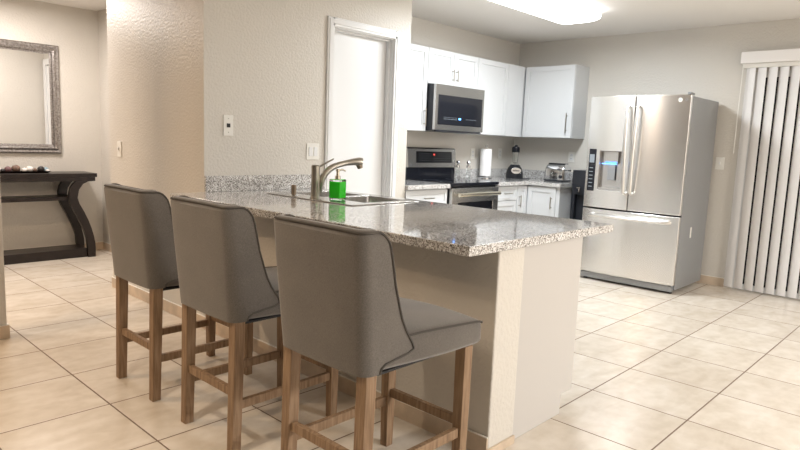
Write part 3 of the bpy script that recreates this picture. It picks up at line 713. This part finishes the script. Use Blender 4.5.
# handles
for y0, y1 in ((2.495, 2.475), (2.398, 2.410)):
    pth = [Vector((FX0-.006, y0, 1.700)), Vector((FX0-.045, y0, 1.685))]
    for k in range(13):
        t = k/12; pth.append(Vector((FX0-.050-.022*math.sin(math.pi*t), y0+(y1-y0)*t, 1.66-.74*t)))
    pth += [Vector((FX0-.045, y1, .895)), Vector((FX0-.006, y1, .880))]
    MB().tube(pth, [.012, .014]+[.0155]*13+[.014, .012], 12, flat=.8).build('door_handle', 'handle_steel', rf, smooth=True)
pth = [Vector((FX0+.012, 2.81, .655)), Vector((FX0-.030, 2.80, .655))]+[Vector((FX0-.036-.026*math.sin(math.pi*k/12), 2.78-.71*k/12, .655)) for k in range(13)]+[Vector((FX0-.030, 2.052, .655)), Vector((FX0+.012, 2.042, .655))]
MB().tube(pth, .0155, 12).build('drawer_handle', 'handle_steel', rf, smooth=True)
# maker's round mark and letters
def text(body, name, mat_, parent, loc, rot, size, ext=.0004):
    cu_ = bpy.data.curves.new(name, 'FONT'); cu_.body = body; cu_.size = size; cu_.extrude = ext; cu_.align_x = 'CENTER'; cu_.align_y = 'CENTER'
    t_ = bpy.data.objects.new('tmp', cu_); COL.objects.link(t_); bpy.context.view_layer.update()
    me = bpy.data.meshes.new_from_object(t_.evaluated_get(bpy.context.evaluated_depsgraph_get())); bpy.data.objects.remove(t_); bpy.data.curves.remove(cu_)
    o = bpy.data.objects.new(name, me); COL.objects.link(o); me.materials.clear(); me.materials.append(MATS[mat_]); o.parent = parent
    r0 = parent
    while r0.parent: r0 = r0.parent
    o.location = Vector(loc)-r0.location; o.rotation_euler = rot; return o
lg = MB().lathe((bulge(2.04, 1.7)+.0015, 2.052, 1.748), [(.019, 0), (.019, -.003), (.016, -.0035), (0, -.0035)], 24, 'x').build('logo_badge', 'white_plastic', rf, smooth=True)
mb = MB(); cx_ = bulge(2.04, 1.7)-.0025
mb.box(cx_-.0006, cx_+.0002, 2.050, 2.053, 1.742, 1.756); mb.box(cx_-.0006, cx_+.0002, 2.043, 2.053, 1.740, 1.743); mb.lathe((cx_, 2.059, 1.753), [(.002, 0), (.002, -.0008)], 8, 'x')
mb.build('logo_mark', 'gray_side', lg)
text('LG', 'logo_letters', 'gray_side', rf, (bulge(2.0, 1.7)-.0008, 2.007, 1.748), (math.radians(90), 0, math.radians(-90)), .034)
B(6.05, 6.08, FY0+.0035, FY0+.0055, .50, .60).build('sticker', 'white_plastic', rf)

# ------------------------------------------------------------------ ceiling light
cl = thing('ceiling_light', 'glowing white fluorescent ceiling light with rounded wrap cover above the kitchen', 'ceiling light', (4.74, 2.87, ZC))
B(4.15, 5.33, 2.72, 3.02, ZC-.035, ZC-.0005).build('mount', 'white_trim', cl)
lps = []
for x, s_ in ((4.13, .80), (4.15, .93), (4.19, 1), (5.29, 1), (5.33, .93), (5.35, .80)):
    lp = []
    for k in range(13):
        a = math.pi*k/12; lp.append((x, 2.87+.22*s_*math.copysign(abs(math.cos(a))**.6, math.cos(a)), ZC-.036-.058*s_*math.sin(a)**.6))
    lps.append(lp)
MB().loops(lps).build('diffuser', 'lamp_diffuser', cl, smooth=True)

# ------------------------------------------------------------------ wall plates
def plate(name, label, cat, p, axis, out, w_, h_, kind, group=None):
    p = Vector(p); a = Vector(axis); o = Vector(out); r_ = thing(name, label, cat, p, group)
    def bb(u0, u1, z0, z1, d0, d1):
        A = p+a*u0+o*d0+Vector((0, 0, z0)); C_ = p+a*u1+o*d1+Vector((0, 0, z1))
        return MB().box(min(A.x, C_.x), max(A.x, C_.x), min(A.y, C_.y), max(A.y, C_.y), min(A.z, C_.z), max(A.z, C_.z))
    bb(-w_/2, w_/2, -h_/2, h_/2, .0006, .006).build('plate', 'white_plastic', r_, bevel=.0015)
    if kind == 'outlet':
        for dz in (-.02, .02):
            f_ = bb(-.017, .017, dz-.014, dz+.014, .0061, .008).build('receptacle', 'white_trim', r_, bevel=.001)
            mb = bb(-.008, -.005, dz-.003, dz+.006, .0081, .0084); n_ = bb(.005, .008, dz-.003, dz+.006, .0081, .0084); me_ = bpy.data.meshes.new('t'); n_.bm.to_mesh(me_); mb.bm.from_mesh(me_); n_.bm.free()
            mb.build('slots', 'dark_recess', f_)
    if kind == 'toggle': bb(-.005, .005, -.011, .013, .0061, .018).build('toggle', 'white_trim', r_, bevel=.001)
    if kind == 'rocker2':
        for u_ in (-.023, .023): bb(u_-.0165, u_+.0165, -.033, .033, .0061, .010).build('rocker', 'white_trim', r_, bevel=.0015)
    if kind == 'jack':
        bb(-.013, .013, -.013, .013, .0061, .009).build('jack', 'dark_recess', r_, bevel=.002)
        for dz in (-.045, .045): bb(-.003, .003, dz-.003, dz+.003, .0061, .0075).build('screw', 'brushed_nickel', r_)
plate('wall_outlet', 'white outlet on the back wall between range and paper towels', 'outlet', (5.713, YS, 1.185), (1, 0, 0), (0, -1, 0), .075, .12, 'outlet')
plate('wall_outlet', 'white outlet on the back wall just left of the blender', 'outlet', (6.25, YS, 1.195), (1, 0, 0), (0, -1, 0), .075, .12, 'outlet')
plate('wall_outlet', 'white outlet on the side wall above the toaster', 'outlet', (XF, 3.50, 1.190), (0, 1, 0), (-1, 0, 0), .08, .12, 'outlet')
plate('wall_outlet', 'white outlet on the wall between fridge and blinds', 'outlet', (XF, 1.917, 1.20), (0, 1, 0), (-1, 0, 0), .078, .12, 'toggle')
plate('light_switch', 'white single toggle switch on the hallway side of the pantry wall', 'light switch', (BX, 4.985, 1.145), (0, 1, 0), (-1, 0, 0), .072, .12, 'toggle')
plate('wall_jack', 'beige jack plate with a dark round socket, left of the pantry door', 'wall plate', (2.223, YD, 1.350), (1, 0, 0), (0, -1, 0), .072, .135, 'jack')
plate('light_switch', 'white double rocker switch beside the pantry door', 'light switch', (2.934, YD, 1.190), (1, 0, 0), (0, -1, 0), .118, .12, 'rocker2')

# ------------------------------------------------------------------ hallway: console table, mirror, decor
TX0, TX1, TYF, TYB = 1.02, 2.462, 6.55, 6.90
ct = thing('console_table', 'dark espresso console table with curved S-shaped legs below the mirror', 'table', (1.75, 6.75, 0))
B(TX0, TX1, TYF, TYB, .815, .853).build('tabletop', 'espresso_wood', ct, bevel=.003)
mb = MB(); mb.box(TX0+.02, TX1-.02, TYF+.0, TYB-.0, .776, .8145); mb.build('apron', 'espresso_wood', ct)
outer_ = [(2.427, .775), (2.375, .773), (2.325, .748), (2.285, .69), (2.270, .61), (2.287, .55), (2.327, .473), (2.365, .385), (2.392, .307), (2.415, .22), (2.427, .15), (2.430, .09), (2.428, .001)]
inner_ = [(2.26, .775), (2.235, .755), (2.208, .715), (2.195, .66), (2.193, .60), (2.205, .54), (2.222, .50), (2.262, .42), (2.298, .34), (2.327, .265), (2.348, .19), (2.356, .09), (2.358, .001)]
for y0, y1 in ((TYF+.0, TYF+.045), (TYB-.045, TYB-.0)):
    for side in (1, -1):
        f_ = (lambda x: x) if side == 1 else (lambda x: TX0+TX1-x)
        mb = MB()
        mb.loops([[(f_(o_[0]), y0, o_[1]), (f_(i_[0]), y0, i_[1]), (f_(i_[0]), y1, i_[1]), (f_(o_[0]), y1, o_[1])] for o_, i_ in zip(outer_, inner_)])
        mb.build('leg', 'espresso_wood', ct, bevel=.002)
B(TX0+.20, TX1-.20, TYF+.046, TYB-.046, .585, .620).build('shelf', 'espresso_wood', ct, bevel=.002)
B(TX0+.127, TX1-.107, TYF+.032, TYB-.032, .001, .091).build('plinth', 'espresso_wood', ct, bevel=.003)
mr = thing('wall_mirror', 'large wall mirror in a wide silver beaded frame above the console table', 'mirror', (1.70, 6.93, 1.04))
mx0, mx1, mz0, mz1, fw_ = 1.10, 2.255, 1.035, 2.105, .090
lps = []
for ins, dep in ((0, .001), (0, .022), (.012, .034), (.03, .030), (.05, .040), (.066, .034), (.075, .020), (fw_, .016), (fw_, .001)):
    lps.append([(mx0+ins, 6.93-dep, mz0+ins), (mx1-ins, 6.93-dep, mz0+ins), (mx1-ins, 6.93-dep, mz1-ins), (mx0+ins, 6.93-dep, mz1-ins)])
MB().loops(lps, caps=False).build('frame', 'silver_leaf', mr)
B(mx0+fw_-.004, mx1-fw_+.004, 6.916, 6.922, mz0+fw_-.004, mz1-fw_+.004).build('glass', 'mirror_glass', mr)
mb = MB()
for k in range(48): mb.ball((mx0+.03+k*(mx1-mx0-.06)/47, 6.895, mz1-.058), .0055, n=5); mb.ball((mx0+.03+k*(mx1-mx0-.06)/47, 6.895, mz0+.058), .0055, n=5)
for k in range(44): mb.ball((mx1-.058, 6.895, mz0+.03+k*(mz1-mz0-.06)/43), .0055, n=5); mb.ball((mx0+.058, 6.895, mz0+.03+k*(mz1-mz0-.06)/43), .0055, n=5)
mb.build('beading', 'silver_leaf', mr, smooth=True)
# long low tray with decorative balls
ztb = .8535
tr = thing('tray', 'long low dark tray of decorative balls on the console table', 'tray', (1.66, 6.72, ztb))
lps = [rr(1.25+i_, 2.075-i_, 6.65+i_, 6.80-i_, ztb+z, .02) for i_, z in ((.02, 0), (0, .018), (.006, .018), (.022, .006))]
mb = MB().loops(lps); mb.build('tray_body', 'espresso_wood', tr, smooth=True)
mat('ball_brown', (.16, .10, .075), .6, var=.4, vscale=30); mat('ball_dark', (.03, .026, .026), .5, var=.3, vscale=30)
mat('ball_white', (.68, .65, .62), .6, var=.15, vscale=25); mat('ball_blue', (.24, .33, .38), .5, var=.2, vscale=25); mat('ball_plum', (.15, .08, .085), .6, var=.3, vscale=30)
balls = [(1.40, .034, 'white', 'white'), (1.48, .036, 'brown', 'brown'), (1.56, .034, 'dark', 'black'), (1.63, .033, 'white', 'white'), (1.672, .020, 'dark', 'black'), (1.715, .031, 'plum', 'plum-coloured'), (1.785, .038, 'brown', 'brown'),
         (1.852, .024, 'white', 'white'), (1.902, .032, 'white', 'white'), (1.945, .021, 'brown', 'brown'), (1.995, .032, 'dark', 'black'), (2.040, .027, 'blue', 'blue-grey')]
where = ['at the tray left end', 'second from the tray left end', 'third from the tray left end', 'between the black balls at the left of the tray', 'smallest, at the edge of the wall stub',
         'just right of the wall stub', 'the biggest ball in the tray', 'right after the big brown ball', 'in the middle between two small balls', 'small and low, left of the large black ball', 'next to the blue-grey ball', 'at the right end of the tray']
for (x, r1, mk, cn), wh in zip(balls, where):
    o = MB().ball((0, 0, 0), r1, (1, 1, .9), 12).build('decorative_ball', 'ball_'+mk, smooth=True)
    o.location = (x, 6.715+.012*math.sin(x*40), ztb+.0065+r1*.9); tag(o, '%s decorative ball in the tray, %s' % (cn, wh), 'decorative ball', 'decorative balls in the tray')
o = MB().ball((0, 0, 0), .016, (1.3, 1, .8), 10).build('decorative_stone', 'ball_white', smooth=True); o.location = (2.045, 6.675, ztb+.019+.003)
tag(o, 'small white stone at the tray right end, in front of the blue-grey ball', 'stone')
